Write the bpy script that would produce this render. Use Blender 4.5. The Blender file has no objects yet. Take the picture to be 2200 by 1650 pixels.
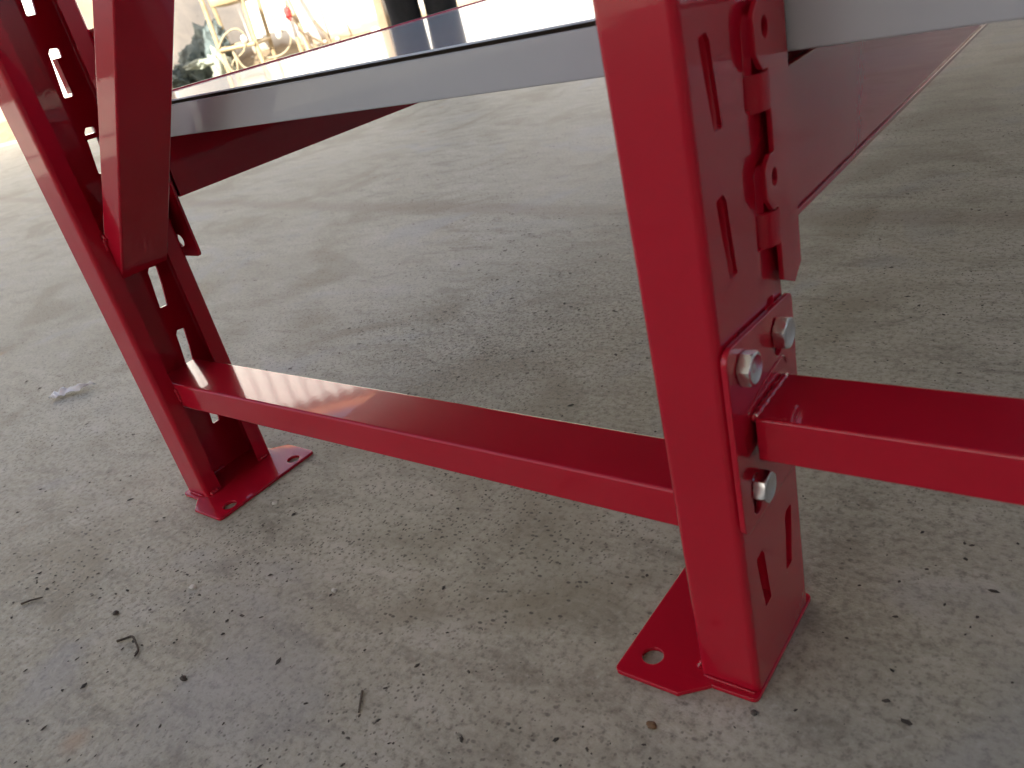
import bpy, bmesh, math, random
from mathutils import Vector, Matrix, noise

S = bpy.context.scene
COL = S.collection
random.seed(7)

# ------------------------------------------------------------------ camera
CAM = Vector((0.1462, -0.2897, 0.3818))
RIGHT = Vector((0.784787, 0.578754, -0.221705))
DOWN = Vector((0.112663, -0.484985, -0.867235))
FWD = Vector((-0.609439, 0.655617, -0.445814))
cd = bpy.data.cameras.new('camera')
cam = bpy.data.objects.new('camera', cd)
COL.objects.link(cam)
M = Matrix.Identity(4)
for i in range(3):
    M[i][0] = RIGHT[i]; M[i][1] = -DOWN[i]; M[i][2] = -FWD[i]; M[i][3] = CAM[i]
cam.matrix_world = M
cd.sensor_width = 36.0
cd.lens = 1739.76 / 2200 * 36.0
cd.clip_start = 0.02
cd.clip_end = 400
cd.dof.use_dof = True
cd.dof.focus_distance = 0.66
cd.dof.aperture_fstop = 14.0
S.camera = cam

# ------------------------------------------------------------------ light
H = Vector((-0.68084, 0.73243, 0))      # the way the yard runs, towards the far wall
R = Vector((0.73243, 0.68084, 0))       # along the far wall
SUN_EL = math.radians(38)
sun_to = (H * 0.94 + R * 0.342).normalized()        # horizontal travel of the sunlight
sun_dir = (sun_to * math.cos(SUN_EL) - Vector((0, 0, math.sin(SUN_EL)))).normalized()
sd = bpy.data.lights.new('sun', 'SUN')
sd.energy = 3.9; sd.angle = math.radians(0.53); sd.color = (1.0, 0.94, 0.85)
so = bpy.data.objects.new('sun', sd); COL.objects.link(so)
so.rotation_euler = sun_dir.to_track_quat('-Z', 'Y').to_euler()
W = bpy.data.worlds.new('World'); S.world = W
W.use_nodes = True
nt = W.node_tree
sky = nt.nodes.new('ShaderNodeTexSky'); sky.sky_type = 'NISHITA'
sky.sun_disc = False
sky.sun_elevation = SUN_EL
src = -sun_to
sky.sun_rotation = math.atan2(src.x, src.y)
sky.air_density = 0.7; sky.dust_density = 5.0; sky.ozone_density = 0.3
bg = nt.nodes['Background']; bg.inputs['Strength'].default_value = 0.10
nt.links.new(sky.outputs[0], bg.inputs[0])
vs = S.view_settings
vs.view_transform = 'Standard'; vs.look = 'None'; vs.gamma = 1.0; vs.use_curve_mapping = False
vs.exposure = 1.82
S.cycles.max_bounces = 6; S.cycles.diffuse_bounces = 3; S.cycles.glossy_bounces = 4
S.cycles.adaptive_threshold = 0.02
S.cycles.use_denoising = True

# ------------------------------------------------------------------ materials
def mat(name, base=(.5, .5, .5), rough=.5, metal=0, coat=0, coat_rough=.03):
    m = bpy.data.materials.new(name); m.use_nodes = True
    b = m.node_tree.nodes['Principled BSDF']
    b.inputs['Base Color'].default_value = (*base, 1)
    b.inputs['Roughness'].default_value = rough
    b.inputs['Metallic'].default_value = metal
    b.inputs['Coat Weight'].default_value = coat
    b.inputs['Coat Roughness'].default_value = coat_rough
    return m, m.node_tree, b

def node(t, kind, **kw):
    n = t.nodes.new(kind)
    for k, v in kw.items():
        if k in n.inputs: n.inputs[k].default_value = v
        else: setattr(n, k, v)
    return n

def ramp(t, fac, stops):
    r = t.nodes.new('ShaderNodeValToRGB')
    e = r.color_ramp.elements
    e[0].position, e[0].color = stops[0][0], (*stops[0][1], 1)
    e[1].position, e[1].color = stops[1][0], (*stops[1][1], 1)
    for p, c in stops[2:]:
        x = e.new(p); x.color = (*c, 1)
    t.links.new(fac, r.inputs[0])
    return r.outputs[0]

def mix(t, fac, a, b, blend='MIX'):
    n = t.nodes.new('ShaderNodeMix'); n.data_type = 'RGBA'; n.blend_type = blend
    if isinstance(fac, (int, float)): n.inputs[0].default_value = fac
    else: t.links.new(fac, n.inputs[0])
    for v, i in ((a, 6), (b, 7)):
        if isinstance(v, tuple): n.inputs[i].default_value = (*v, 1)
        else: t.links.new(v, n.inputs[i])
    return n.outputs[2]

def g(v): return (v, v, v)

def coords(t, scale=(1, 1, 1), rot=(0, 0, 0), kind='Object'):
    tc = t.nodes.new('ShaderNodeTexCoord')
    mp = node(t, 'ShaderNodeMapping')
    mp.inputs['Scale'].default_value = scale
    mp.inputs['Rotation'].default_value = rot
    t.links.new(tc.outputs[kind], mp.inputs[0])
    return mp.outputs[0]

def tex_noise(t, vec, scale, detail=4, rough=.55, dist=0):
    n = node(t, 'ShaderNodeTexNoise', Scale=scale, Detail=detail, Roughness=rough, Distortion=dist)
    t.links.new(vec, n.inputs['Vector'])
    return n.outputs['Fac']

def bump(t, b, height, strength, dist=.001):
    n = node(t, 'ShaderNodeBump', Strength=strength, Distance=dist)
    t.links.new(height, n.inputs['Height'])
    t.links.new(n.outputs[0], b.inputs['Normal'])
    return n

def paint(name, base, dark, rough, coat, peel):
    m, t, b = mat(name, base, rough, 0, coat, .02)
    b.inputs['Specular IOR Level'].default_value = .12
    b.inputs['Coat IOR'].default_value = 1.37
    v = coords(t)
    n1 = tex_noise(t, v, 9, 5, .6)
    c = mix(t, ramp(t, n1, [(.35, g(0)), (.7, g(1))]), dark, base)
    vd = node(t, 'ShaderNodeTexVoronoi', Scale=210); t.links.new(v, vd.inputs['Vector'])
    dm = mix(t, 1.0, ramp(t, vd.outputs['Distance'], [(.05, g(.3)), (.12, g(0))]), ramp(t, vd.outputs['Color'], [(.93, g(0)), (.94, g(1))]), 'MULTIPLY')
    c = mix(t, dm, c, (.45, .36, .30))
    t.links.new(c, b.inputs['Base Color'])
    # a film of dust and wipe marks alters the gloss
    n2 = tex_noise(t, v, 14, 4, .6)
    r = node(t, 'ShaderNodeMapRange'); r.inputs[1].default_value = .35; r.inputs[2].default_value = .75
    r.inputs[3].default_value = rough * .95; r.inputs[4].default_value = rough * 1.12
    t.links.new(n2, r.inputs[0]); t.links.new(r.outputs[0], b.inputs['Roughness'])
    p = tex_noise(t, v, 330, 1, .5)
    bm_ = bump(t, b, p, peel, .0006)
    t.links.new(bm_.outputs[0], b.inputs['Coat Normal'])
    return m

RED = paint('red_enamel', (.46, .0058, .025), (.42, .005, .021), .24, 1.0, .02)
GREY = paint('grey_enamel', (.45, .475, .51), (.42, .445, .48), .16, .6, .008)
DECK = paint('deck_enamel', (.60, .68, .80), (.57, .65, .77), .14, .5, .004)
STEEL, t_, b_ = mat('zinc_steel', (.74, .74, .76), .22, 1.0)
bump(t_, b_, tex_noise(t_, coords(t_), 300, 3), .05, .0004)

def concrete():
    m, t, b = mat('worn_concrete', (.4, .38, .34), .7)
    v = coords(t)
    vs_ = coords(t, (1, 2.4, 1), (0, 0, math.radians(40)))      # trowel direction
    big = tex_noise(t, v, 2.3, 4, .6, .6)
    mid = tex_noise(t, vs_, 12, 5, .65, .5)
    fine = tex_noise(t, v, 170, 3, .7)
    c = mix(t, ramp(t, big, [(.3, g(0)), (.7, g(1))]), (.345, .327, .256), (.445, .43, .352))
    c = mix(t, ramp(t, mid, [(.28, g(.85)), (.49, g(0))]), c, (.195, .178, .135))
    c = mix(t, ramp(t, mid, [(.52, g(0)), (.72, g(.6))]), c, (.55, .53, .475))
    c = mix(t, ramp(t, fine, [(.30, g(.7)), (.5, g(0))]), c, (.15, .137, .108))
    c = mix(t, ramp(t, fine, [(.54, g(0)), (.72, g(.45))]), c, (.55, .53, .47))
    # warm oily patches and bluish cement patches
    warm = tex_noise(t, v, 4.1, 3, .55, 1.0)
    c = mix(t, ramp(t, warm, [(.52, g(0)), (.66, g(.6))]), c, (.225, .198, .135))
    c = mix(t, ramp(t, warm, [(.32, g(.4)), (.43, g(0))]), c, (.34, .35, .37))
    # a worn joint across the slab and a long tyre streak
    sep = node(t, 'ShaderNodeSeparateXYZ'); t.links.new(v, sep.inputs[0])
    wob = tex_noise(t, v, 12, 3)
    for (x0, y0), (x1, y1), wdt, amt, col in (((-.114, .396), (.070, .392), .0022, .5, (.13, .115, .09)), ((-1.58, .908), (-.506, .805), .045, .45, (.22, .18, .13))):
        dx, dy = x1 - x0, y1 - y0; ln = math.hypot(dx, dy); nx, ny = -dy / ln, dx / ln
        a = node(t, 'ShaderNodeMath', operation='MULTIPLY_ADD'); a.inputs[1].default_value = nx; a.inputs[2].default_value = -(nx * x0 + ny * y0) - .012
        t.links.new(sep.outputs['X'], a.inputs[0])
        a2 = node(t, 'ShaderNodeMath', operation='MULTIPLY_ADD'); a2.inputs[1].default_value = ny
        t.links.new(sep.outputs['Y'], a2.inputs[0]); t.links.new(a.outputs[0], a2.inputs[2])
        a3 = node(t, 'ShaderNodeMath', operation='MULTIPLY_ADD'); a3.inputs[1].default_value = .024
        t.links.new(wob, a3.inputs[0]); t.links.new(a2.outputs[0], a3.inputs[2])
        ab = node(t, 'ShaderNodeMath', operation='ABSOLUTE'); t.links.new(a3.outputs[0], ab.inputs[0])
        lim = ramp(t, sep.outputs['X'], [(0, g(0)), (.05, g(1))] if wdt < .01 else [(0, g(1)), (1, g(1))])
        c = mix(t, mix(t, 1.0, ramp(t, ab.outputs[0], [(wdt * .3, g(amt)), (wdt, g(0))]), lim, 'MULTIPLY'), c, col)
    # rust spots
    vr = node(t, 'ShaderNodeTexVoronoi', Scale=5.5); t.links.new(v, vr.inputs['Vector'])
    rs = ramp(t, vr.outputs['Distance'], [(.02, g(.6)), (.085, g(0))])
    rsm = mix(t, 1.0, rs, ramp(t, vr.outputs['Color'], [(.55, g(0)), (.57, g(1))]), 'MULTIPLY')
    c = mix(t, rsm, c, (.38, .22, .11))
    # pits: dark pin holes, thicker in some patches
    for sc, th, lo, hi, k in ((300, .2, .42, .58, 1.7), (130, .17, .45, .62, 3.1)):
        vo = node(t, 'ShaderNodeTexVoronoi', Scale=sc)
        t.links.new(coords(t, (1, k * .5, 1), (0, 0, k)), vo.inputs['Vector'])
        vo.inputs['Randomness'].default_value = 1
        hole = ramp(t, vo.outputs['Distance'], [(th, g(1)), (th + .12, g(0))])
        sel = ramp(t, vo.outputs['Color'], [(.5, g(0)), (.52, g(1))])
        msk = mix(t, 1.0, hole, sel, 'MULTIPLY')
        msk = mix(t, 1.0, msk, ramp(t, big if k < 2 else warm, [(lo, g(.0)), (hi, g(.85))]), 'MULTIPLY')
        c = mix(t, msk, c, (.06, .052, .042))
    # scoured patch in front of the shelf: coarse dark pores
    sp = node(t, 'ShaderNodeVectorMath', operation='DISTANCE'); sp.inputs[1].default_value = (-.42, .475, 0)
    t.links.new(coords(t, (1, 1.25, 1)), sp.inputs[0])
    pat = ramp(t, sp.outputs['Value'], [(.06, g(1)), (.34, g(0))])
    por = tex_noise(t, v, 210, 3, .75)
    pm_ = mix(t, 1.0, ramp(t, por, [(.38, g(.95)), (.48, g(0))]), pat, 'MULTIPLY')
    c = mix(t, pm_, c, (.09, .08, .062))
    t.links.new(c, b.inputs['Base Color'])
    rr = node(t, 'ShaderNodeMapRange'); rr.inputs[3].default_value = .48; rr.inputs[4].default_value = .85
    t.links.new(mid, rr.inputs[0]); t.links.new(rr.outputs[0], b.inputs['Roughness'])
    bump(t, b, fine, .6, .0014)
    return m
CONCRETE = concrete()

def rough_mat(name, a, b2, scale, rough=.85, bmp=.4, dist=.02):
    m, t, b = mat(name, a, rough)
    v = coords(t)
    n = tex_noise(t, v, scale, 6, .62, .3)
    t.links.new(mix(t, ramp(t, n, [(.35, g(0)), (.66, g(1))]), a, b2), b.inputs['Base Color'])
    bump(t, b, n, bmp, dist)
    return m

# ------------------------------------------------------------------ helpers
def tag(o, label=None, cat=None, group=None, kind=None):
    if label: o['label'] = label
    if cat: o['category'] = cat
    if group: o['group'] = group
    if kind: o['kind'] = kind
    return o

def link(name, me, m=None, parent=None):
    o = bpy.data.objects.new(name, me)
    COL.objects.link(o)
    if m and me is not None:
        me.materials.clear(); me.materials.append(m)
    if parent: o.parent = parent
    if m and m.name in FLAT:
        w = o.modifiers.new('weighted_normal', 'WEIGHTED_NORMAL'); w.weight = 100; w.keep_sharp = True
    return o
FLAT = ('red_enamel', 'grey_enamel', 'zinc_steel', 'deck_enamel')

def empty(name, loc=(0, 0, 0)):
    o = bpy.data.objects.new(name, None); COL.objects.link(o)
    o.location = loc; o.empty_display_size = .05
    return o

def shade(me, angle=35):
    me.shade_smooth()
    bm = bmesh.new(); bm.from_mesh(me)
    a = math.radians(angle)
    for e in bm.edges:
        e.smooth = not (len(e.link_faces) != 2 or e.calc_face_angle(0) > a)
    bm.to_mesh(me); bm.free()
    return me

def mesh(name, v, f, angle=35):
    me = bpy.data.meshes.new(name); me.from_pydata(v, [], f); me.update()
    bm = bmesh.new(); bm.from_mesh(me)
    bmesh.ops.recalc_face_normals(bm, faces=bm.faces)
    bm.to_mesh(me); bm.free()
    return shade(me, angle)

def round_poly(pts, seg=5):
    """pts: (x, y, radius); returns the outline with rounded corners"""
    out = []; n = len(pts)
    for i, (x, y, r) in enumerate(pts):
        p = Vector((x, y))
        if r <= 0: out.append(p); continue
        a = (Vector(pts[i - 1][:2]) - p).normalized(); b = (Vector(pts[(i + 1) % n][:2]) - p).normalized()
        half = a.angle(b) / 2
        d = r / math.tan(half); c = p + (a + b).normalized() * (r / math.sin(half))
        s, e = p + a * d - c, p + b * d - c
        a0 = math.atan2(s.y, s.x); a1 = math.atan2(e.y, e.x); da = a1 - a0
        while da > math.pi: da -= 2 * math.pi
        while da < -math.pi: da += 2 * math.pi
        for k in range(seg + 1):
            t = a0 + da * k / seg
            out.append(c + Vector((math.cos(t), math.sin(t))) * r)
    return out

def circle(x, y, r, n=24, sx=1, sy=1):
    return [Vector((x + r * sx * math.cos(2 * math.pi * k / n), y + r * sy * math.sin(2 * math.pi * k / n))) for k in range(n)]

def plate(name, outline, holes, thick, bev, mtx, angle=50):
    """flat sheet with holes, its edge slightly rounded; lies in local XY, thickness along local Z from 0"""
    cu = bpy.data.curves.new(name, 'CURVE'); cu.dimensions = '2D'; cu.fill_mode = 'BOTH'
    cu.extrude = thick / 2 - bev; cu.bevel_depth = bev; cu.bevel_resolution = 1; cu.offset = -bev
    for poly in [outline] + holes:
        sp = cu.splines.new('POLY'); sp.points.add(len(poly) - 1)
        for q, p in zip(sp.points, poly): q.co = (p[0], p[1], 0, 1)
        sp.use_cyclic_u = True
    o = bpy.data.objects.new(name, cu); COL.objects.link(o)
    dg = bpy.context.evaluated_depsgraph_get()
    me = bpy.data.meshes.new_from_object(o.evaluated_get(dg))
    bpy.data.objects.remove(o); bpy.data.curves.remove(cu)
    bm = bmesh.new(); bm.from_mesh(me)
    bmesh.ops.remove_doubles(bm, verts=bm.verts, dist=1e-6)
    bmesh.ops.translate(bm, verts=bm.verts, vec=(0, 0, thick / 2))
    bmesh.ops.transform(bm, matrix=mtx, verts=bm.verts)
    bmesh.ops.recalc_face_normals(bm, faces=bm.faces)
    bm.to_mesh(me); bm.free()
    me.name = name
    return shade(me, angle)

YZ = Matrix(((0, 0, 1, 0), (1, 0, 0, 0), (0, 1, 0, 0), (0, 0, 0, 1)))      # sheet outline given as (y, z), thickness along +x
XZ = Matrix(((1, 0, 0, 0), (0, 0, 1, 0), (0, 1, 0, 0), (0, 0, 0, 1)))      # outline (x, z), thickness along +y
def at(x=0, y=0, z=0): return Matrix.Translation((x, y, z))

def extrude_loop(loops, path_pts, caps=True):
    """loops: list of closed 2D loops (outer, optional inner) each already given as list of 3D start and 3D end"""
    v = []; f = []
    offs = []
    for st, en in loops:
        o = len(v); n = len(st); offs.append((o, n))
        v += st + en
        for i in range(n):
            j = (i + 1) % n
            f.append((o + i, o + j, o + n + j, o + n + i))
    if len(loops) == 1:
        o, n = offs[0]
        if caps: f.append(tuple(range(o, o + n))); f.append(tuple(range(o + n, o + 2 * n)))
    else:
        (o, n), (p, _) = offs
        for base in (0, 1):
            for i in range(n):
                j = (i + 1) % n
                f.append((o + base * n + i, o + base * n + j, p + base * n + j, p + base * n + i))
    return v, f

def rect_tube(name, a0, a1, u0, u1, v0, v1, r, wall, axis='x'):
    """rounded rectangular tube along an axis; section spans u (y) and v (z) (or x,z when axis is y)"""
    out = round_poly([(u0, v0, r), (u1, v0, r), (u1, v1, r), (u0, v1, r)], 4)
    def P(p, a):
        return (a, p.x, p.y) if axis == 'x' else ((p.x, a, p.y) if axis == 'y' else (p.x, p.y, a))
    loops = [([P(p, a0) for p in out], [P(p, a1) for p in out])]
    if wall:
        ri = max(r - wall, .0004)
        inn = round_poly([(u0 + wall, v0 + wall, ri), (u1 - wall, v0 + wall, ri), (u1 - wall, v1 - wall, ri), (u0 + wall, v1 - wall, ri)], 4)
        loops.append(([P(p, a0) for p in inn], [P(p, a1) for p in inn]))
    return mesh(name, *extrude_loop(loops, None), 30)

def box(name, lo, hi, bev=0.0):
    bm = bmesh.new()
    bmesh.ops.create_cube(bm, size=1)
    for v in bm.verts:
        v.co = Vector([lo[i] + (v.co[i] + .5) * (hi[i] - lo[i]) for i in range(3)])
    if bev: bmesh.ops.bevel(bm, geom=bm.edges[:], offset=bev, segments=2, affect='EDGES', profile=.5)
    me = bpy.data.meshes.new(name); bm.to_mesh(me); bm.free()
    return shade(me, 40)

def wire(name, pts, r, n=8, taper=1.0, closed=False):
    """round bar following points"""
    pts = [Vector(p) for p in pts]; v = []; f = []
    up = Vector((0.13, 0.07, 1)).normalized()
    m = len(pts)
    for i, p in enumerate(pts):
        d = (pts[min(i + 1, m - 1)] - pts[max(i - 1, 0)]).normalized()
        s = d.cross(up)
        if s.length < .05: s = d.cross(Vector((1, 0, 0)))
        s.normalize(); u = s.cross(d)
        rr = r * (1 + (taper - 1) * i / max(1, m - 1))
        for k in range(n):
            a = 2 * math.pi * k / n
            v.append(p + s * math.cos(a) * rr + u * math.sin(a) * rr)
    for i in range(m - 1):
        for k in range(n):
            f.append((i * n + k, i * n + (k + 1) % n, (i + 1) * n + (k + 1) % n, (i + 1) * n + k))
    f.append(tuple(range(n))); f.append(tuple(range((m - 1) * n, m * n)))
    return mesh(name, [tuple(x) for x in v], f, 50)

def smooth_path(pts, n=6):
    """Catmull-Rom"""
    P = [Vector(p) for p in pts]; out = []
    for i in range(len(P) - 1):
        a, b, c, d = P[max(i - 1, 0)], P[i], P[i + 1], P[min(i + 2, len(P) - 1)]
        for k in range(n):
            t = k / n
            out.append(.5 * ((2 * b) + (c - a) * t + (2 * a - 5 * b + 4 * c - d) * t * t + (3 * b - a - 3 * c + d) * t ** 3))
    out.append(P[-1]); return out

def blob(name, c, rad, seed=0, rough=.35, sub=2, freq=1.0):
    """uneven lump"""
    bm = bmesh.new(); bmesh.ops.create_icosphere(bm, subdivisions=sub, radius=1)
    for v in bm.verts:
        n = noise.noise(v.co * freq * 1.7 + Vector((seed * 3.1, seed, 0)))
        v.co = Vector([v.co[i] * rad[i] * (1 + rough * n) + c[i] for i in range(3)])
    me = bpy.data.meshes.new(name); bm.to_mesh(me); bm.free()
    return shade(me, 80)

def weld(parent, pts, r, seed=1):
    """small run of weld metal"""
    rnd = random.Random(seed); P = smooth_path(pts, 6) if len(pts) > 2 else [Vector(pts[0]).lerp(Vector(pts[1]), k / 8) for k in range(9)]
    v = []; f = []; n = 7
    for i, p in enumerate(P):
        d = (P[min(i + 1, len(P) - 1)] - P[max(i - 1, 0)]).normalized()
        s = d.cross(Vector((.3, .2, 1))).normalized(); u = s.cross(d)
        e = min(1, .35 + min(i, len(P) - 1 - i) * .5)
        rr = r * e * (1 + .28 * math.sin(i * 2.1) + rnd.uniform(-.15, .15))
        for k in range(n):
            a = 2 * math.pi * k / n
            v.append(tuple(p + s * math.cos(a) * rr + u * math.sin(a) * rr))
    m = len(P)
    for i in range(m - 1):
        for k in range(n):
            f.append((i * n + k, i * n + (k + 1) % n, (i + 1) * n + (k + 1) % n, (i + 1) * n + k))
    f.append(tuple(range(n))); f.append(tuple(range((m - 1) * n, m * n)))
    return link('weld_bead', mesh('weld_bead', v, f, 60), RED, parent)

# ------------------------------------------------------------------ ground
gm = bpy.data.meshes.new('ground')
bm = bmesh.new()
bmesh.ops.create_grid(bm, x_segments=2, y_segments=2, size=60)
bm.to_mesh(gm); bm.free()
tag(link('ground', gm, CONCRETE), kind='structure')

# yard coordinates: d metres from the camera towards the wall, u metres along it
def yard(d, u, z): return Vector((CAM.x, CAM.y, 0)) + H * d + R * u + Vector((0, 0, z))
YAW = math.atan2(R.y, R.x)

# added out-of-view shed over the rack, only there to cast shade
shade_shed = tag(empty('shade_canopy', yard(-3, -8.0, 0)), 'unseen flat grey roof on columns, added to shade the rack and the yard floor', 'canopy')
SHADE_MAT = rough_mat('shade_roof_sheet', (.42, .41, .40), (.36, .35, .34), 3, .6, .1, .01)
def yard_box(name, d0, d1, u0, u1, z0, z1, m, parent=None, bev=0):
    me = box(name, (u0, d0, z0), (u1, d1, z1), bev)
    T = Matrix.Translation((CAM.x, CAM.y, 0)) @ Matrix(((R.x, H.x, 0, 0), (R.y, H.y, 0, 0), (0, 0, 1, 0), (0, 0, 0, 1)))
    me.transform(T)
    o = link(name, me, m)
    if parent:
        me.transform(Matrix.Translation(-parent.location)); o.parent = parent
    return o
yard_box('shade_slab', -12, 1.2, -6.5, 11, 5.5, 5.7, SHADE_MAT, shade_shed)
yard_box('light_block_wall', -6.2, -6.0, -6.5, 11, 0, 4.2, SHADE_MAT, shade_shed)  # unseen wall behind the camera, added to cut the light from that side
for u in (-6.3, 10.5):
    for d in (-11.8, .9):
        yard_box('shade_roof_column', d, d + .2, u, u + .2, 0, 5.5, SHADE_MAT, shade_shed)

# far wall
def plaster():
    m, t, b = mat('old_whitewash', (.75, .72, .66), .9)
    v = coords(t)
    n = tex_noise(t, v, 3.2, 6, .6, .4)
    c = mix(t, ramp(t, n, [(.35, g(0)), (.62, g(1))]), (.60, .60, .58), (.80, .78, .72))
    n2 = tex_noise(t, v, 16, 4, .7)
    c = mix(t, ramp(t, n2, [(.63, g(0)), (.7, g(.6))]), c, (.38, .37, .34))
    sx = node(t, 'ShaderNodeSeparateXYZ'); t.links.new(v, sx.inputs[0])
    ad = node(t, 'ShaderNodeMath', operation='MULTIPLY_ADD'); ad.inputs[1].default_value = .32
    t.links.new(tex_noise(t, v, 2.3, 5, .6), ad.inputs[0]); t.links.new(sx.outputs['Z'], ad.inputs[2])
    c = mix(t, ramp(t, ad.outputs[0], [(.36, g(.85)), (.46, g(0))]), c, (.30, .22, .13))
    t.links.new(c, b.inputs['Base Color']); bump(t, b, n, .5, .02)
    return m
PLASTER = plaster()
wallo = yard_box('plaster_wall', 9.6, 9.85, -16, 16, 0, 2.3, PLASTER)
tag(wallo, 'old whitewashed plaster wall with stained foot behind the rack', 'wall')
PIER = rough_mat('pier_plaster', (.30, .235, .16), (.23, .18, .12), 6)
tag(yard_box('wall_pier', 9.40, 9.60, -.42, -.33, 0, 2.25, PIER, None, .012), 'narrow tan plaster pier on the wall beside the standing person', 'pier')

# upper half of the wall: white corrugated sheet with a brick-red ridge cap
cl = tag(empty('sheet_cladding', yard(9.7, 0, 2.3)), 'white corrugated sheet cladding above the plaster wall, under a brick-red ridge cap', 'cladding')
WHITE_SHEET = rough_mat('white_sheet', (.74, .73, .70), (.66, .66, .64), 2, .55, .05, .01)
cv = []; cf = []; NC = 960
for i in range(NC + 1):
    u = -16 + 32 * i / NC; w_ = .022 * math.sin(u * 2 * math.pi / .2)
    for z in (2.3, 4.25): cv.append(tuple(yard(9.66 + w_, u, z) - cl.location))
for i in range(NC): cf.append((2 * i, 2 * i + 2, 2 * i + 3, 2 * i + 1))
link('sheet', mesh('sheet', cv, cf, 60), WHITE_SHEET, cl)
yard_box('ridge_cap', 9.55, 9.9, -16, 16, 4.25, 4.36, rough_mat('brick_red', (.45, .17, .08), (.36, .13, .06), 4), cl)

# bank of sand and rubble along the wall
sv = []; sf = []; NU, ND = 160, 10
for i in range(NU + 1):
    u = -14 + 28 * i / NU
    top = .17 + .10 * noise.noise(Vector((u * .9, 3, 0))) + .05 * noise.noise(Vector((u * 4, 7, 0)))
    if u < -2.4: top += .03
    for j in range(ND + 1):
        s = j / ND
        z = top * (s ** 1.4) + .02 * noise.noise(Vector((u * 6, s * 5, 2)))
        sv.append(tuple(yard(8.5 + 1.2 * s, u, max(z, -.01 if j == 0 else .002) if j else -.02)))
for i in range(NU):
    for j in range(ND):
        a = i * (ND + 1) + j
        sf.append((a, a + ND + 1, a + ND + 2, a + 1))
SAND = rough_mat('sandy_rubble', (.26, .195, .115), (.16, .12, .075), 9, .95, .8, .03)
tag(link('sand_bank', mesh('sand_bank', sv, sf, 80), SAND), kind='structure')

# ------------------------------------------------------------------ the red rack
L = .5853; D = .0357; WID = .080; T = .002
rack = tag(empty('storage_rack', (0, 0, 0)),
           'glossy red steel rack with slotted posts, bolted tie bar and grey shelf on concrete', 'rack')

def post_profile():
    ro, ri = .0045, .0025
    path = [(-D, .0165), (-D, 0), (0, 0), (0, WID), (-D, WID), (-D, WID - .0165)]
    outer, inner = [], []
    P = [Vector(p) for p in path]
    def side(a, b):     # inward normal (to the inside of the channel): left of travel
        d = (b - a).normalized(); return Vector((-d.y, d.x))
    outer.append(P[0]); inner.append(P[0] + side(P[0], P[1]) * T)
    for i in range(1, 5):
        n0 = side(P[i - 1], P[i]); n1 = side(P[i], P[i + 1])
        c = P[i] + n0 * ro + n1 * ro
        a0 = math.atan2(-n0.y, -n0.x); a1 = math.atan2(-n1.y, -n1.x); da = a1 - a0
        while da > math.pi: da -= 2 * math.pi
        while da < -math.pi: da += 2 * math.pi
        for k in range(7):
            a = a0 + da * k / 6; dr = Vector((math.cos(a), math.sin(a)))
            outer.append(c + dr * ro); inner.append(c + dr * ri)
    outer.append(P[5]); inner.append(P[5] + side(P[4], P[5]) * T)
    return outer + inner[::-1]

SLOT_TOPS = [.024 + .064 * k for k in range(1, 16)]
def slot_outline(zt, colum):
    pts = [(.0147, zt - .0008, .0016), (.0222, zt, .0012), (.0248, zt - .0035, .002), (.0256, zt - .013, .006), (.0284, zt - .0380, .0012), (.0204, zt - .0380, .0012), (.0168, zt - .018, .006)]
    p = round_poly(pts, 3)
    if colum == 2: p = [Vector((WID - q.x, q.y)) for q in p]
    return p

def make_post_mesh():
    prof = post_profile(); z0, z1 = .003, 1.02
    v = [(p.x, p.y, z0) for p in prof] + [(p.x, p.y, z1) for p in prof]
    n = len(prof); f = [(i, (i + 1) % n, n + (i + 1) % n, n + i) for i in range(n)]
    f += [tuple(range(n)), tuple(range(n, 2 * n))]
    me = mesh('upright_post', v, f)
    o = link('tmp_post', me, RED)
    cv = []; cf = []
    for zt in SLOT_TOPS:
        for colum in (1, 2):
            p = slot_outline(zt, colum); o0 = len(cv); k = len(p)
            cv += [(-.008, q.x, q.y) for q in p] + [(.008, q.x, q.y) for q in p]
            cf += [(o0 + i, o0 + (i + 1) % k, o0 + k + (i + 1) % k, o0 + k + i) for i in range(k)]
            cf += [tuple(range(o0, o0 + k)), tuple(range(o0 + k, o0 + 2 * k))]
    c = link('tmp_cut', mesh('cut', cv, cf))
    md = o.modifiers.new('b', 'BOOLEAN'); md.object = c; md.operation = 'DIFFERENCE'; md.solver = 'EXACT'
    dg = bpy.context.evaluated_depsgraph_get()
    res = bpy.data.meshes.new_from_object(o.evaluated_get(dg))
    bpy.data.objects.remove(o); bpy.data.objects.remove(c)
    # drop the sharp slot rims a little into light-catching chamfers
    return shade(res, 30)

POST = make_post_mesh(); POST.name = 'upright_post'
POSTM = POST.copy()
POSTM.transform(Matrix.Scale(-1, 4, (1, 0, 0))); POSTM.flip_normals(); POSTM.update()

def base_mesh(hx):
    out = round_poly([(-.083, -.0185, .004), (-.041, -.0185, .0006), (-.026, -.0052, .0006), (.0008, -.0048, .004),
                      (.0008, .0848, .004), (-.026, .0852, .0006), (-.041, .0985, .0006), (-.083, .0985, .004)], 5)
    return plate('base_plate', out, [circle(hx, .0005, .0064), circle(hx, .0795, .0064)], .003, .0005, Matrix.Identity(4))

def post(x, y, mirrored, hx=-.0665):
    p = link('upright_post', POSTM if mirrored else POST, RED, rack)
    p.location = (x, y, 0)
    bme = base_mesh(hx)
    if mirrored:
        bme.transform(Matrix.Scale(-1, 4, (1, 0, 0))); bme.flip_normals()
    link('base_plate', bme, RED, p)
    return p

pr = post(0, 0, False)
pl = post(-L, 0, True, -.0725)
Y2 = 2.46
pf1 = post(0, Y2, False); pf2 = post(-L, Y2, True)
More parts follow.
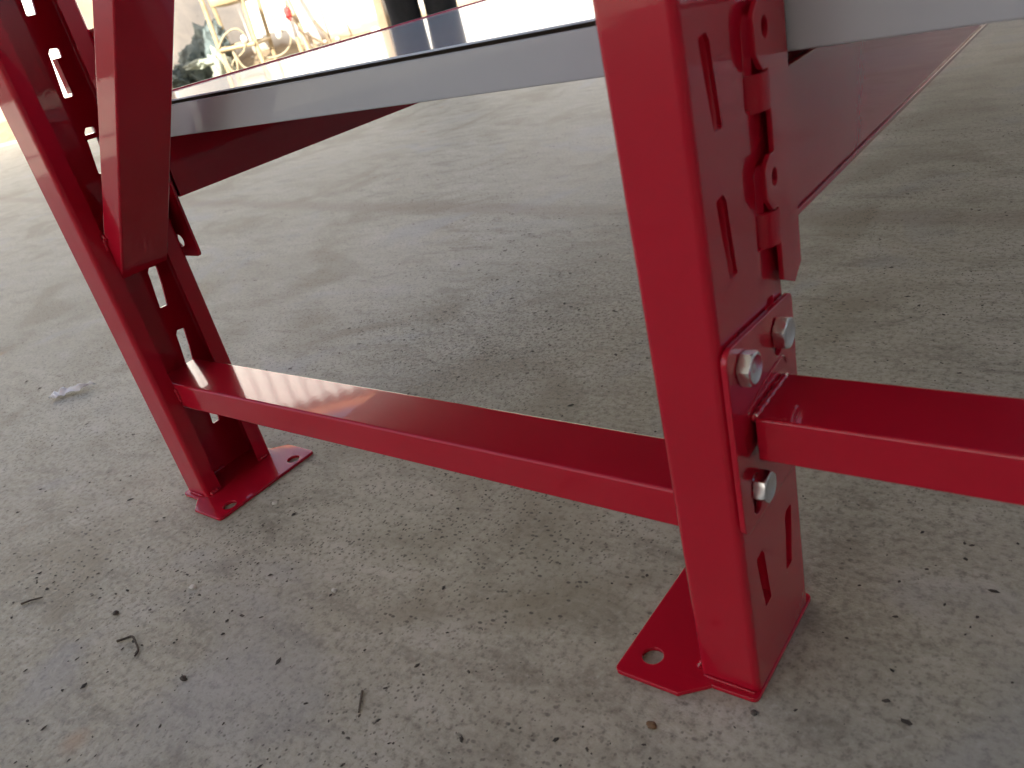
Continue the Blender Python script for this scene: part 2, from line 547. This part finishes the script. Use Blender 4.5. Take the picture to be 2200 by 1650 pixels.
# the neighbouring frame that the tie bar runs to
X2 = .50
pn = post(X2, 0, True)

tag(pr, 'nearest red post, bolted tie bar plate on its slotted face')
tag(pl, 'red channel post seen from its open side')

# welds at the feet
weld(pr, [(-.0365, .010, .004), (-.0375, .002, .0045)], .0016, 3)
weld(pr, [(-.002, -.0008, .0035), (-.033, -.0008, .0035)], .0009, 4)
weld(pl, [(.0365, .0035, .004), (.037, .013, .005)], .0021, 5)
weld(pl, [(.0365, .066, .0045), (.036, .074, .0045)], .0016, 6)
weld(pl, [(.0030, .028, .004), (.0030, .044, .0045)], .0022, 7)
weld(pl, [(.006, -.001, .004), (.03, -.001, .004)], .0010, 8)

# horizontal brace between the posts
BZ0, BZ1 = .0944, .1197
def hbrace(y, z0, z1):
    return link('horizontal_brace', rect_tube('horizontal_brace', -L + .0035, -.0035, y + .0168, y + .0632, z0, z1, .0022, .0016), RED, rack)
hb = hbrace(0, BZ0, BZ1)
weld(hb, [(-L + D + .001, .0166, .101), (-L + D + .001, .0164, .108), (-L + D + .0005, .0164, .116)], .0018, 11)
weld(hb, [(-L + D + .0015, .0632, .119), (-L + D + .003, .0634, .112)], .0012, 12)
hbrace(Y2, BZ0, BZ1)
for yy in (0, Y2): link('horizontal_brace', rect_tube('horizontal_brace', -L + .0035, -.0035, yy + .0168, yy + .0632, .93, .9553, .0022, .0016), RED, rack)

# diagonal brace, ends cut upright
def dbrace(y):
    sl = 1.2; th = math.atan(sl)
    half = round_poly([(0, .0168, .002), (.0232, .0168, .002), (.0232, .0632, .002), (0, .0632, .002)], 4)
    ax = Vector((math.cos(th), 0, math.sin(th))); pn_ = Vector((-math.sin(th), 0, math.cos(th)))
    base = Vector((-.552, 0, .224))
    st, en = [], []
    for p in half:
        q = base + pn_ * p.x; q.y = p.y + y
        st.append(tuple(q + ax * ((-.5525 - q.x) / ax.x))); en.append(tuple(q + ax * ((-.0375 - q.x) / ax.x)))
    return link('diagonal_brace', mesh('diagonal_brace', *extrude_loop([(st, en)], None), 30), RED, rack)
db = dbrace(0)
weld(db, [(-.5495, .0150, .250), (-.5480, .0160, .262), (-.5455, .0158, .2585)], .0017, 13)
dbrace(Y2)

# ---- tie bar bolted on the slotted face of the near post
tie = link('tie_bar', rect_tube('tie_bar', .0066, X2 - .0066, .0167, .0621, .1495, .1735, .0016, .0018), RED, rack)
def mount_plate(mirror=False):
    out = round_poly([(-.0006, .1135, .006), (.0795, .1135, .006), (.0805, .2105, .0045), (-.0006, .2165, .007)], 6)
    def slot(y, z0, z1, r=.0046):
        return [Vector((y + r * math.cos(a), z1 + r * math.sin(a))) for a in [math.pi * k / 8 for k in range(9)]] + \
               [Vector((y + r * math.cos(a), z0 + r * math.sin(a))) for a in [math.pi + math.pi * k / 8 for k in range(9)]]
    holes = [slot(.0165, .1225, .1365), slot(.058, .190, .201)]
    me = plate('mounting_plate', out, holes, .003, .0006, at(.0006) @ YZ)
    if mirror:
        me.transform(at(X2) @ Matrix.Scale(-1, 4, (1, 0, 0))); me.flip_normals()
    return link('mounting_plate', me, RED, tie)
mount_plate(); mount_plate(True)

def hex_bolt():
    prof = [(.0072, 0), (.0085, .0002), (.0087, .0012), (.0087, .0046), (.0079, .0058), (.0068, .0062), (.0056, .0058), (.0040, .0052), (.0015, .0051)]
    v = []; f = []; n = 36
    ap = .0075
    for ri, (r, h) in enumerate(prof):
        for k in range(n):
            a = 2 * math.pi * k / n
            hexr = ap / math.cos(((a + math.pi / 6) % (math.pi / 3)) - math.pi / 6)
            rr = min(r, hexr) if .0006 < h and r > .0066 else min(r, hexr)
            v.append((h, rr * math.cos(a), rr * math.sin(a)))
    for i in range(len(prof) - 1):
        for k in range(n):
            f.append((i * n + k, i * n + (k + 1) % n, (i + 1) * n + (k + 1) % n, (i + 1) * n + k))
    f.append(tuple(range(n))); f.append(tuple(range((len(prof) - 1) * n, len(prof) * n)))
    # shank reaching back through the plate
    o = len(v)
    for x in (.0001, -.018):
        for k in range(16):
            a = 2 * math.pi * k / 16; v.append((x, .004 * math.cos(a), .004 * math.sin(a)))
    f += [(o + k, o + (k + 1) % 16, o + 16 + (k + 1) % 16, o + 16 + k) for k in range(16)]
    f.append(tuple(range(o + 16, o + 32)))
    return mesh('bolt', v, f, 28)
BOLT = hex_bolt()
for k, (y, z, rot) in enumerate(((.0150, .2015, .3), (.0575, .1985, .12), (.0185, .1335, .75))):
    b = link('bolt', BOLT, STEEL, tie)
    b.location = (.0040, y, z); b.rotation_euler = (rot, 0, 0)
weld(tie, [(.0050, .0170, .1726), (.0050, .030, .1728), (.0050, .046, .1728), (.0050, .0622, .1726)], .0021, 21)
weld(tie, [(.0038, .0148, .1765), (.0038, .034, .1815), (.0038, .060, .1835), (.0038, .066, .1770)], .0004, 22)
weld(tie, [(.0040, .062, .150), (.0044, .0635, .165)], .0016, 23)

# ---- beams with hooked end connectors
def right_beam():
    bmesh_ = rect_tube('beam', .0925, Y2 - .0125, -.0440, -.0012, .2405, .3140, .002, .0016, 'y')
    o = link('beam', bmesh_, RED, rack)
    link('beam_ledge', rect_tube('beam_ledge', .0925, Y2 - .0125, -.0440, -.0150, .3143, .3208, .001, 0, 'y'), RED, o)
    # folded hem along the lower edge
    link('beam_hem', rect_tube('beam_hem', .0925, Y2 - .0125, -.0012, .0004, .2405, .2440, .0006, 0, 'y'), RED, o)
    for end in (0, 1):
        pts = [(.0910, .3490, .0015), (.0620, .3490, .005), (.0555, .3440, .005), (.0550, .3275, .005), (.0615, .3205, .003), (.0668, .3205, .0004),
               (.0668, .2845, .0008), (.0615, .2845, .004), (.0550, .2800, .005), (.0548, .2660, .005), (.0610, .2590, .003), (.0668, .2590, .0004),
               (.0668, .2220, .0006), (.0810, .2150, .0008), (.0912, .2222, .0010)]
        holes = [circle(.0668, .3370, .0036, 18, .95, 1.25), circle(.0650, .2735, .0034, 18, .95, 1.2)]
        me = plate('end_connector', round_poly(pts, 4), holes, .0026, .0005, at(.0030) @ YZ)
        # rolled hooks that enter the slots
        bm = bmesh.new(); bm.from_mesh(me)
        for z0, z1 in ((.3035, .3195), (.2415, .2580)):
            ring0, ring1 = [], []
            for k in range(9):
                a = math.pi / 2 * k / 8
                for ring, z in ((ring0, z0), (ring1, z1)):
                    ring.append((.0056 - .0085 * (1 - math.cos(a)), .0668 - .0105 * math.sin(a), z))
            for k in (8, 7, 6, 5, 4, 3, 2, 1, 0):
                a = math.pi / 2 * k / 8
                for ring, z in ((ring0, z0), (ring1, z1)):
                    ring.append((.0034 - .0063 * (1 - math.cos(a)) , .0672 - .0088 * math.sin(a), z))
            r0 = [bm.verts.new(p) for p in ring0]; r1 = [bm.verts.new(p) for p in ring1]
            n = len(r0)
            for i in range(n):
                bm.faces.new((r0[i], r0[(i + 1) % n], r1[(i + 1) % n], r1[i]))
            bm.faces.new(r0); bm.faces.new(r1[::-1])
        bmesh.ops.recalc_face_normals(bm, faces=bm.faces)
        bm.to_mesh(me); bm.free(); shade(me, 40)
        leg = plate('end_connector', round_poly([(-.046, .2165, .004), (.0030, .2165, .0005), (.0030, .3480, .0005), (-.046, .3480, .004)], 4), [circle(-.019, .231, .006)], .0026, .0004, at(0, .0894) @ XZ)
        bm = bmesh.new(); bm.from_mesh(me); bm.from_mesh(leg); bm.to_mesh(me); bm.free()
        shade(me, 40)
        if end:
            me.transform(Matrix.Translation((0, Y2 + WID, 0)) @ Matrix.Scale(-1, 4, (0, 1, 0))); me.flip_normals()
        link('end_connector', me, RED, o)
    return o
rb = right_beam()

def left_beam():
    o = link('beam', rect_tube('beam', .0925, Y2 - .0125, -L + .0012, -L + .0440, .2705, .3208, .002, .0016, 'y'), RED, rack)
    for end in (0, 1):
        pts = [(.0910, .4150, .0015), (.0690, .4150, .002), (.0690, .2220, .0006), (.0810, .2150, .0008), (.0912, .2222, .0010)]
        me = plate('end_connector', round_poly(pts, 4), [], .0026, .0005, at(-L - .0056) @ YZ)
        bm = bmesh.new(); bm.from_mesh(me)
        for z0, z1, y0, y1 in ((.3725, .400, .0590, .0690), (.3345, .3385, .0530, .0690)):
            for lo, hi in (((-L - .005, y0, z0), (-L + .0035, y1, z1)),):
                vs2 = [bm.verts.new((x, y, z)) for x in (lo[0], hi[0]) for y in (lo[1], hi[1]) for z in (lo[2], hi[2])]
                for q in ((0, 1, 3, 2), (4, 6, 7, 5), (0, 4, 5, 1), (2, 3, 7, 6), (0, 2, 6, 4), (1, 5, 7, 3)):
                    bm.faces.new([vs2[i] for i in q])
        leg = plate('leg', round_poly([(.0450, .2165, .004), (.0450, .4150, .004), (-.0030, .4150, .0005), (-.0030, .2165, .0005)], 5), [circle(.0215, .2315, .0058)], .0026, .0004, at(-L, .0866) @ XZ)
        bm.from_mesh(leg)
        bmesh.ops.recalc_face_normals(bm, faces=bm.faces)
        bm.to_mesh(me); bm.free(); shade(me, 40)
        if end:
            me.transform(Matrix.Translation((0, Y2 + WID, 0)) @ Matrix.Scale(-1, 4, (0, 1, 0))); me.flip_normals()
        link('end_connector', me, RED, o)
    return o
left_beam()

# ---- shelf: sheet-metal top with a separate edge rail in front of it
CORE = rough_mat('dark_chipboard', (.085, .065, .05), (.12, .095, .07), 40, .85, .2, .002)
SX0, SX1 = -.645, .1150
def sheet(x0, x1, y0, y1, z, th, name):
    return plate(name, round_poly([(x0, y0, .001), (x1, y0, .001), (x1, y1, .001), (x0, y1, .001)], 2), [], th, .0004, at(0, 0, z))
shelf = link('shelf', sheet(SX0 + .001, SX1, .0932, Y2 - .02, .3490, .0013, 'shelf'), DECK, rack)
tag(shelf, 'pale glossy grey shelf deck with grey edge rail')
link('shelf_core', box('shelf_core', (SX0 + .003, .1050, .3220), (SX1, Y2 - .022, .3488)), CORE, shelf)
link('edge_rail', rect_tube('edge_rail', SX0, SX1, .0925, .0965, .3216, .3468, .0011, 0), GREY, shelf)
link('side_trim', rect_tube('side_trim', .0972, Y2 - .02, SX0 - .0045, SX0 + .0005, .3220, .3518, .0010, 0, 'y'), RED, shelf)

# ------------------------------------------------------------------ litter on the floor
DARK = rough_mat('dark_twig', (.045, .035, .026), (.08, .06, .045), 200, .8, .3, .001)
def lit(name, pts, r, label, cat, m=DARK, taper=.7, group=None):
    tag(link(name, wire(name, pts, r, 7, taper), m), label, cat, group)
lit('twig', smooth_path([(-.4475, -.1536, .0012), (-.4430, -.1490, .0016), (-.4385, -.1452, .0020), (-.4290, -.1475, .0016), (-.4200, -.1510, .0012), (-.4165, -.1558, .0013)], 4), .0010,
    'thin dark twig bent at an angle on the concrete in front of the channel post', 'twig')
lit('twig', [(-.5880, -.1690, .001), (-.5825, -.1625, .0016), (-.5760, -.1555, .001)], .0009, 'short straight dark twig at the left edge of the floor', 'twig')
lit('twig', [(-.2235, -.1003, .0008), (-.2180, -.1070, .0012), (-.2130, -.1135, .0008)], .0009, 'small straight brown twig on the floor in the foreground', 'twig',
    rough_mat('brown_twig', (.12, .10, .075), (.08, .065, .05), 200, .8, .3, .001))

# scrap of white plastic film
FILM, ft, fb = mat('plastic_film', (.86, .88, .92), .4)
pv = []; pf = []; N1, N2 = 18, 7
A, B = Vector((-1.048, .070, 0)), Vector((-1.008, .118, 0))
ax_ = (B - A); sd_ = Vector((-ax_.y, ax_.x, 0)).normalized()
for i in range(N1 + 1):
    s = i / N1
    wd = .0105 * math.sin(math.pi * min(1, .12 + s * .95)) ** .7 * (1 - .62 * s) + .0012
    for j in range(N2 + 1):
        q = j / N2 * 2 - 1
        p = A + ax_ * s + sd_ * q * wd
        z = .0025 + .0055 * abs(noise.noise(Vector((s * 5, q * 1.6, 4)))) * 2 + .005 * (1 - q * q) * math.sin(math.pi * s)
        p += sd_ * .004 * noise.noise(Vector((s * 4, 1, 9)))
        pv.append((p.x, p.y, z))
for i in range(N1):
    for j in range(N2):
        a = i * (N2 + 1) + j; pf.append((a, a + N2 + 1, a + N2 + 2, a + 1))
pm = mesh('plastic_scrap', pv, pf, 40)
tag(link('plastic_scrap', pm, FILM), 'crumpled scrap of white plastic film on the concrete at the left', 'plastic scrap')

STONE = rough_mat('dark_stone', (.06, .052, .045), (.10, .085, .07), 250, .8, .4, .001)
RUSTY = rough_mat('brown_stone', (.20, .11, .05), (.13, .08, .045), 250, .8, .4, .001)
PALE = rough_mat('pale_stone', (.48, .47, .42), (.60, .58, .53), 250, .8, .4, .001)
def pebble(x, y, r, m, label, s):
    tag(link('pebble', blob('pebble', (x, y, r[2] * .6), r, s, .6), m), label, 'pebble')
pebble(-.0452, -.0425, (.0032, .0022, .0014), RUSTY, 'rust-brown pebble on the floor in front of the nearest base plate', 1)
pebble(.0010, -.0112, (.0019, .0015, .0012), STONE, 'black pebble just in front of the foot of the nearest post', 2)
pebble(-.357, -.151, (.0028, .0022, .0018), STONE, 'black pebble beside a small rust stain on the open floor', 3)
pebble(-.482, -.1358, (.0032, .0022, .0019), STONE, 'black pebble between the two dark twigs at the left', 4)
pebble(-.443, -.0872, (.0042, .0022, .0012), PALE, 'flat pale chip on the floor below the channel post foot', 5)
pebble(-.4700, .0210, (.0035, .0022, .0012), PALE, 'small pale chip beside the base plate of the channel post', 6)
pebble(-.3180, -.0400, (.0026, .0020, .0012), PALE, 'pale round chip on the open floor below the brace', 8)

# black grit blown over the floor: too many to count
gv = []; gf = []
def grain(x, y, r, rnd):
    o = len(gv); an = rnd.uniform(0, 6.28); ca, sa = math.cos(an), math.sin(an)
    el = rnd.uniform(1, 2.1); ht = r * rnd.uniform(.35, .8)
    for px, py, pz in ((1, 0, .3), (.2, .9, .3), (-.9, .4, .2), (-.5, -.8, .3), (.5, -.7, .2), (0, 0, 1), ):
        px *= r * el * rnd.uniform(.75, 1.2); py *= r * rnd.uniform(.75, 1.2)
        gv.append((x + px * ca - py * sa, y + px * sa + py * ca, max(.0, pz * ht) + .0002))
    for a, b in ((0, 1), (1, 2), (2, 3), (3, 4), (4, 0)): gf.append((o + a, o + b, o + 5))
    gf.append((o + 4, o + 3, o + 2, o + 1, o))
rnd = random.Random(11); made = 0
while made < 13000:
    x = rnd.uniform(-1.5, .75); y = rnd.uniform(-.34, 1.7)
    n = noise.noise(Vector((x * 3.2, y * 3.2, 1.3))) + .55 * noise.noise(Vector((x * 11, y * 11, 5)))
    w = .16 + .9 * max(0, n)
    w += 1.5 * math.exp(-(((x + .43) / .21) ** 2 + ((y - .37) / .12) ** 2))
    w += .8 * math.exp(-(((x + .5) / .16) ** 2 + ((y + .12) / .07) ** 2))
    w += .5 * math.exp(-(((x - .2) / .18) ** 2 + ((y - .25) / .1) ** 2))
    if rnd.random() > w: continue
    if -.086 < x < .006 and -.022 < y < .102: continue
    if -.592 < x < -.496 and -.022 < y < .102: continue
    r = .0004 + .0009 * rnd.random() ** 3 + (.0010 if rnd.random() < .05 else 0)
    grain(x, y, r, rnd); made += 1
GRIT = rough_mat('black_grit', (.035, .031, .027), (.09, .078, .065), 400, .85, .1, .001)
tag(link('grit', mesh('grit', gv, gf, 80), GRIT), 'fine black grit scattered over the concrete floor', 'grit', kind='stuff')

# ------------------------------------------------------------------ yard clutter by the far wall
CREAM = rough_mat('cream_tube', (.42, .33, .19), (.30, .22, .12), 14, .5, .1, .01)
st = tag(empty('tube_stand', yard(8.55, -1.8, 0)), 'cream painted metal tube stand with low rail in front of the far wall', 'stand')
def ypart(name, pts, r, m, parent=None, smooth=False):
    P = [yard(*p) for p in pts]
    if smooth: P = smooth_path(P, 6)
    if parent: P = [p - parent.location for p in P]
    return link(name, wire(name, P, r, 10), m, parent)
k_ = .94
for nm, pts in (('leg', [(8.5, -1.87, 0), (8.55, -1.90, .31), (8.62, -1.92, 1.1)]),
                ('leg', [(8.5, -1.53, 0), (8.55, -1.555, .29), (8.6, -1.545, 1.1)]),
                ('leg', [(9.1, -1.52, 0), (9.1, -1.48, 1.1)]),
                ('leg', [(9.1, -1.90, 0), (9.1, -1.96, 1.1)])):
    ypart(nm, pts, .021, CREAM, st)
ypart('rail', [(8.52, -1.90, .315), (8.52, -1.56, .30)], .02, CREAM, st)
ypart('rail', [(9.1, -1.92, .33), (9.1, -1.50, .31)], .016, CREAM, st)
ypart('rail', [(8.54, -1.55, .295), (9.1, -1.50, .31)], .016, CREAM, st)
ypart('rail', [(8.54, -1.90, .315), (9.1, -1.92, .33)], .016, CREAM, st)
yard_box('seat_board', 8.5, 9.12, -1.84, -1.57, .675, .76, CREAM, st, .02)

tube2 = ypart('leaning_tube', [(8.9, -1.14, .10), (9.0, -1.17, .36), (9.3, -1.29, .95)], .026, CREAM)
tag(tube2, 'pale cream tube leaning on the wall right of the stand', 'tube')
STICK = rough_mat('dry_stick', (.16, .12, .08), (.22, .17, .11), 20, .9, .2, .01)
for lab, pts, r in (('tall thin dark stick standing against the white wall', [(8.9, -.905, .0), (8.9, -.905, .2), (9.3, -.95, 1.0)], .009),
                    ('dark stick crossing low over the sand bank', [(8.8, -1.17, .32), (8.9, -.93, .10)], .009),
                    ('slanting dark stick between tube and tall stick', [(8.8, -1.18, .42), (8.85, -1.08, .08)], .010),
                    ('forked brown stick at the foot of the tall stick', [(8.9, -1.0, .36), (8.85, -.93, .24), (8.8, -.88, .05)], .014),
                    ('pale stick standing left of the red rag', [(8.9, -1.42, .62), (8.9, -1.33, .33)], .007)):
    tag(ypart('stick', pts, r, STICK), lab, 'stick')
tag(ypart('peg', [(8.6, -1.17, .0), (8.62, -1.175, .26)], .02, CREAM), 'short cream peg standing in the sand right of the stand', 'peg')
HOSE = rough_mat('cream_hose', (.36, .30, .19), (.28, .23, .15), 20, .6, .1, .01)
tag(ypart('hose', [(8.5, -1.90, .33), (8.5, -1.80, .43), (8.5, -1.68, .46), (8.5, -1.62, .38), (8.5, -1.68, .26), (8.5, -1.80, .20), (8.5, -1.84, .12), (8.5, -1.78, .06)], .009, HOSE, None, True),
    'cream hose looped through the tube stand', 'hose')
tag(ypart('hose', [(8.48, -1.86, .28), (8.45, -1.845, .14), (8.45, -1.79, .11), (8.45, -1.765, .18), (8.47, -1.77, .28), (8.45, -1.73, .15), (8.45, -1.68, .10)], .010, HOSE, None, True),
    'pale hose hanging in narrow loops below the stand rail', 'hose')
tag(ypart('hose', [(8.6, -1.56, .17), (8.6, -1.47, .145), (8.6, -1.36, .15), (8.6, -1.27, .20), (8.6, -1.22, .28)], .010, HOSE, None, True),
    'pale hose arched over the sand right of the stand', 'hose')

# tarpaulin heap: folded sheets
TARP = rough_mat('grey_green_tarp', (.13, .17, .165), (.075, .10, .10), 5, .7, .3, .03)
TARP2 = rough_mat('pale_green_tarp', (.36, .39, .31), (.26, .29, .24), 5, .7, .3, .03)
def cloth(c, size, seed, m, name, parent):
    bm = bmesh.new(); bmesh.ops.create_icosphere(bm, subdivisions=4, radius=1)
    for v in bm.verts:
        p = v.co.copy(); s = Vector((seed * 2.7, seed, 0))
        n = abs(noise.noise(p * 1.6 + s)) * 1.1 + .5 * abs(noise.noise(p * 3.7 + s)) + .2 * noise.noise(p * 8 + s)
        k = .62 + .6 * n
        v.co = Vector((p.x * size[0] * k, p.y * size[1] * k, max(p.z * size[2] * k, -c[2] + .01)))
    T_ = Matrix(((R.x, H.x, 0, 0), (R.y, H.y, 0, 0), (0, 0, 1, 0), (0, 0, 0, 1)))
    me = bpy.data.meshes.new(name); bm.to_mesh(me); bm.free(); me.transform(T_)
    me.transform(Matrix.Translation(yard(c[1], c[0], c[2]) - parent.location))
    return link(name, shade(me, 70), m, parent)
tp = tag(empty('tarp_heap', yard(8.85, -2.1, 0)), 'crumpled grey-green tarpaulin heaped on the ground left of the stand', 'tarpaulin')
cloth((-2.06, 9.0, .34), (.20, .24, .26), 1, TARP, 'fold', tp)
cloth((-2.24, 8.9, .22), (.24, .22, .17), 2, TARP, 'fold', tp)
cloth((-2.44, 8.85, .14), (.16, .18, .13), 3, TARP, 'fold', tp)
cloth((-1.97, 8.7, .15), (.11, .14, .20), 4, TARP2, 'fold', tp)
cloth((-2.16, 8.68, .24), (.17, .10, .045), 6, TARP2, 'fold', tp)
cloth((-2.02, 9.1, .50), (.12, .14, .09), 5, TARP, 'fold', tp)
REDRAG = rough_mat('red_rag', (.55, .07, .06), (.42, .05, .05), 14, .8, .2, .01)
rg = yard(8.9, -1.225, .48)
tag(link('rag', blob('rag', rg, (.035, .035, .062), 3, .7, 3, 1.6), REDRAG), 'small red rag hanging on the leaning tube', 'rag')
WHITEP, _, _ = mat('white_plastic', (.8, .8, .78), .4)
wp = yard(8.5, -1.315, .325)
tag(link('plastic_cup', blob('plastic_cup', wp, (.03, .03, .04), 8, .25, 3), WHITEP), 'small white plastic lump perched on the hose right of the stand', 'plastic')
wp = yard(8.5, -1.64, .36)
tag(link('plastic_cup', blob('plastic_cup', wp, (.03, .03, .035), 9, .3, 3), WHITEP), 'white plastic lump stuck at the top of the looped hose', 'plastic')
# hidden boards added near the wall to throw shadow on its plaster
BOARD = rough_mat('plywood', (.35, .26, .16), (.28, .20, .12), 6, .7, .1, .01)
tag(yard_box('shadow_board', 8.6, 8.63, -3.09, -2.47, 0, 2.0, BOARD), 'wide plywood board hidden behind the channel post, added to shade the far wall', 'board')
tag(yard_box('shadow_board', 8.0, 8.03, -2.86, -2.38, 0, 2.2, BOARD), 'upright plywood board hidden behind the channel post, added to shade the far wall', 'board')

# stones in the bank
for i in range(60):
    u = rnd.uniform(-3.6, .6); s = rnd.random(); r = rnd.uniform(.012, .045)
    dd = 8.62 + .9 * s
    zz = .17 * (s ** 1.4) + r * .3
    o = link('rubble_stone', blob('rubble_stone', yard(dd, u, zz), (r * 1.3, r, r * .8), i, .6), SAND if i % 3 else PALE)
    tag(o, 'rough stone lying in the sand bank along the far wall', 'stone', 'rubble stones in the sand bank')

# ------------------------------------------------------------------ person standing in the yard
def skin(name, verts, edges, radii, m, parent, sub=2):
    me = bpy.data.meshes.new(name); me.from_pydata([tuple(v) for v in verts], edges, []); me.update()
    o = link(name, me)
    md = o.modifiers.new('skin', 'SKIN'); md.use_smooth_shade = True
    for i, r in enumerate(radii):
        sv_ = me.skin_vertices[0].data[i]; sv_.radius = r if isinstance(r, tuple) else (r, r)
        sv_.use_root = (i == 0)
    s2 = o.modifiers.new('sub', 'SUBSURF'); s2.levels = sub; s2.render_levels = sub
    dg = bpy.context.evaluated_depsgraph_get()
    res = bpy.data.meshes.new_from_object(o.evaluated_get(dg))
    bpy.data.objects.remove(o)
    return link(name, shade(res, 80), m, parent)
SKINM, _, _ = mat('skin', (.42, .26, .18), .5)
TROUS = rough_mat('black_trousers', (.012, .012, .013), (.020, .020, .022), 30, .9, .3, .01)
SHIRT = rough_mat('grey_shirt', (.16, .17, .19), (.12, .13, .15), 30, .9, .3, .01)
SHOE, _, _ = mat('shoe', (.03, .03, .03), .5)
HAIR, _, _ = mat('hair', (.02, .016, .013), .6)
pp = tag(empty('person', yard(4.1, .02, 0)), 'person standing behind the shelf, seen as two legs in black trousers', 'person')
def P(u, d, z): return R * u + H * d + Vector((0, 0, z))
bv = [P(0, 0, .93), P(0, 0, 1.12), P(0, -.01, 1.30), P(0, 0, 1.44), P(0, -.01, 1.52), P(0, -.03, 1.60), P(0, -.03, 1.68),
      P(-.17, 0, 1.40), P(-.23, .02, 1.13), P(-.24, -.04, .89), P(-.24, -.06, .80),
      P(.17, 0, 1.40), P(.23, .02, 1.13), P(.24, -.04, .89), P(.24, -.06, .80),
      P(-.085, 0, .88), P(-.082, -.01, .48), P(-.078, .01, .08), P(-.085, -.10, .03),
      P(.085, 0, .88), P(.095, -.01, .48), P(.10, .01, .08), P(.11, -.10, .03)]
be = [(0, 1), (1, 2), (2, 3), (3, 4), (4, 5), (5, 6), (3, 7), (7, 8), (8, 9), (9, 10), (3, 11), (11, 12), (12, 13), (13, 14),
      (0, 15), (15, 16), (16, 17), (17, 18), (0, 19), (19, 20), (20, 21), (21, 22)]
br = [.13, .12, .14, .09, .055, .085, .075, .06, .045, .033, .035, .06, .045, .033, .035, .085, .055, .038, .03, .085, .055, .038, .03]
skin('body', bv, be, br, SKINM, pp)
skin('trousers', [P(0, 0, .96), P(-.082, 0, .84), P(-.078, -.01, .48), P(-.074, .0, .22), P(-.074, .0, .05), P(.085, 0, .84), P(.092, -.01, .48), P(.094, 0, .22), P(.096, 0, .05)],
     [(0, 1), (1, 2), (2, 3), (3, 4), (0, 5), (5, 6), (6, 7), (7, 8)], [.15, .105, .085, .078, .080, .105, .085, .078, .080], TROUS, pp)
skin('shirt', [P(0, 0, .96), P(0, 0, 1.12), P(0, -.01, 1.30), P(0, 0, 1.43), P(-.18, 0, 1.40), P(-.225, .015, 1.20), P(.18, 0, 1.40), P(.225, .015, 1.20)],
     [(0, 1), (1, 2), (2, 3), (3, 4), (4, 5), (3, 6), (6, 7)], [.16, .15, .165, .10, .075, .068, .075, .068], SHIRT, pp)
for u in (-.08, .105):
    link('shoe', blob('shoe', P(u, -.06, .045), (.065, .11, .045), 2, .1, 3), SHOE, pp)
link('hair', blob('hair', P(0, -.015, 1.68), (.092, .10, .075), 4, .15, 3), HAIR, pp)
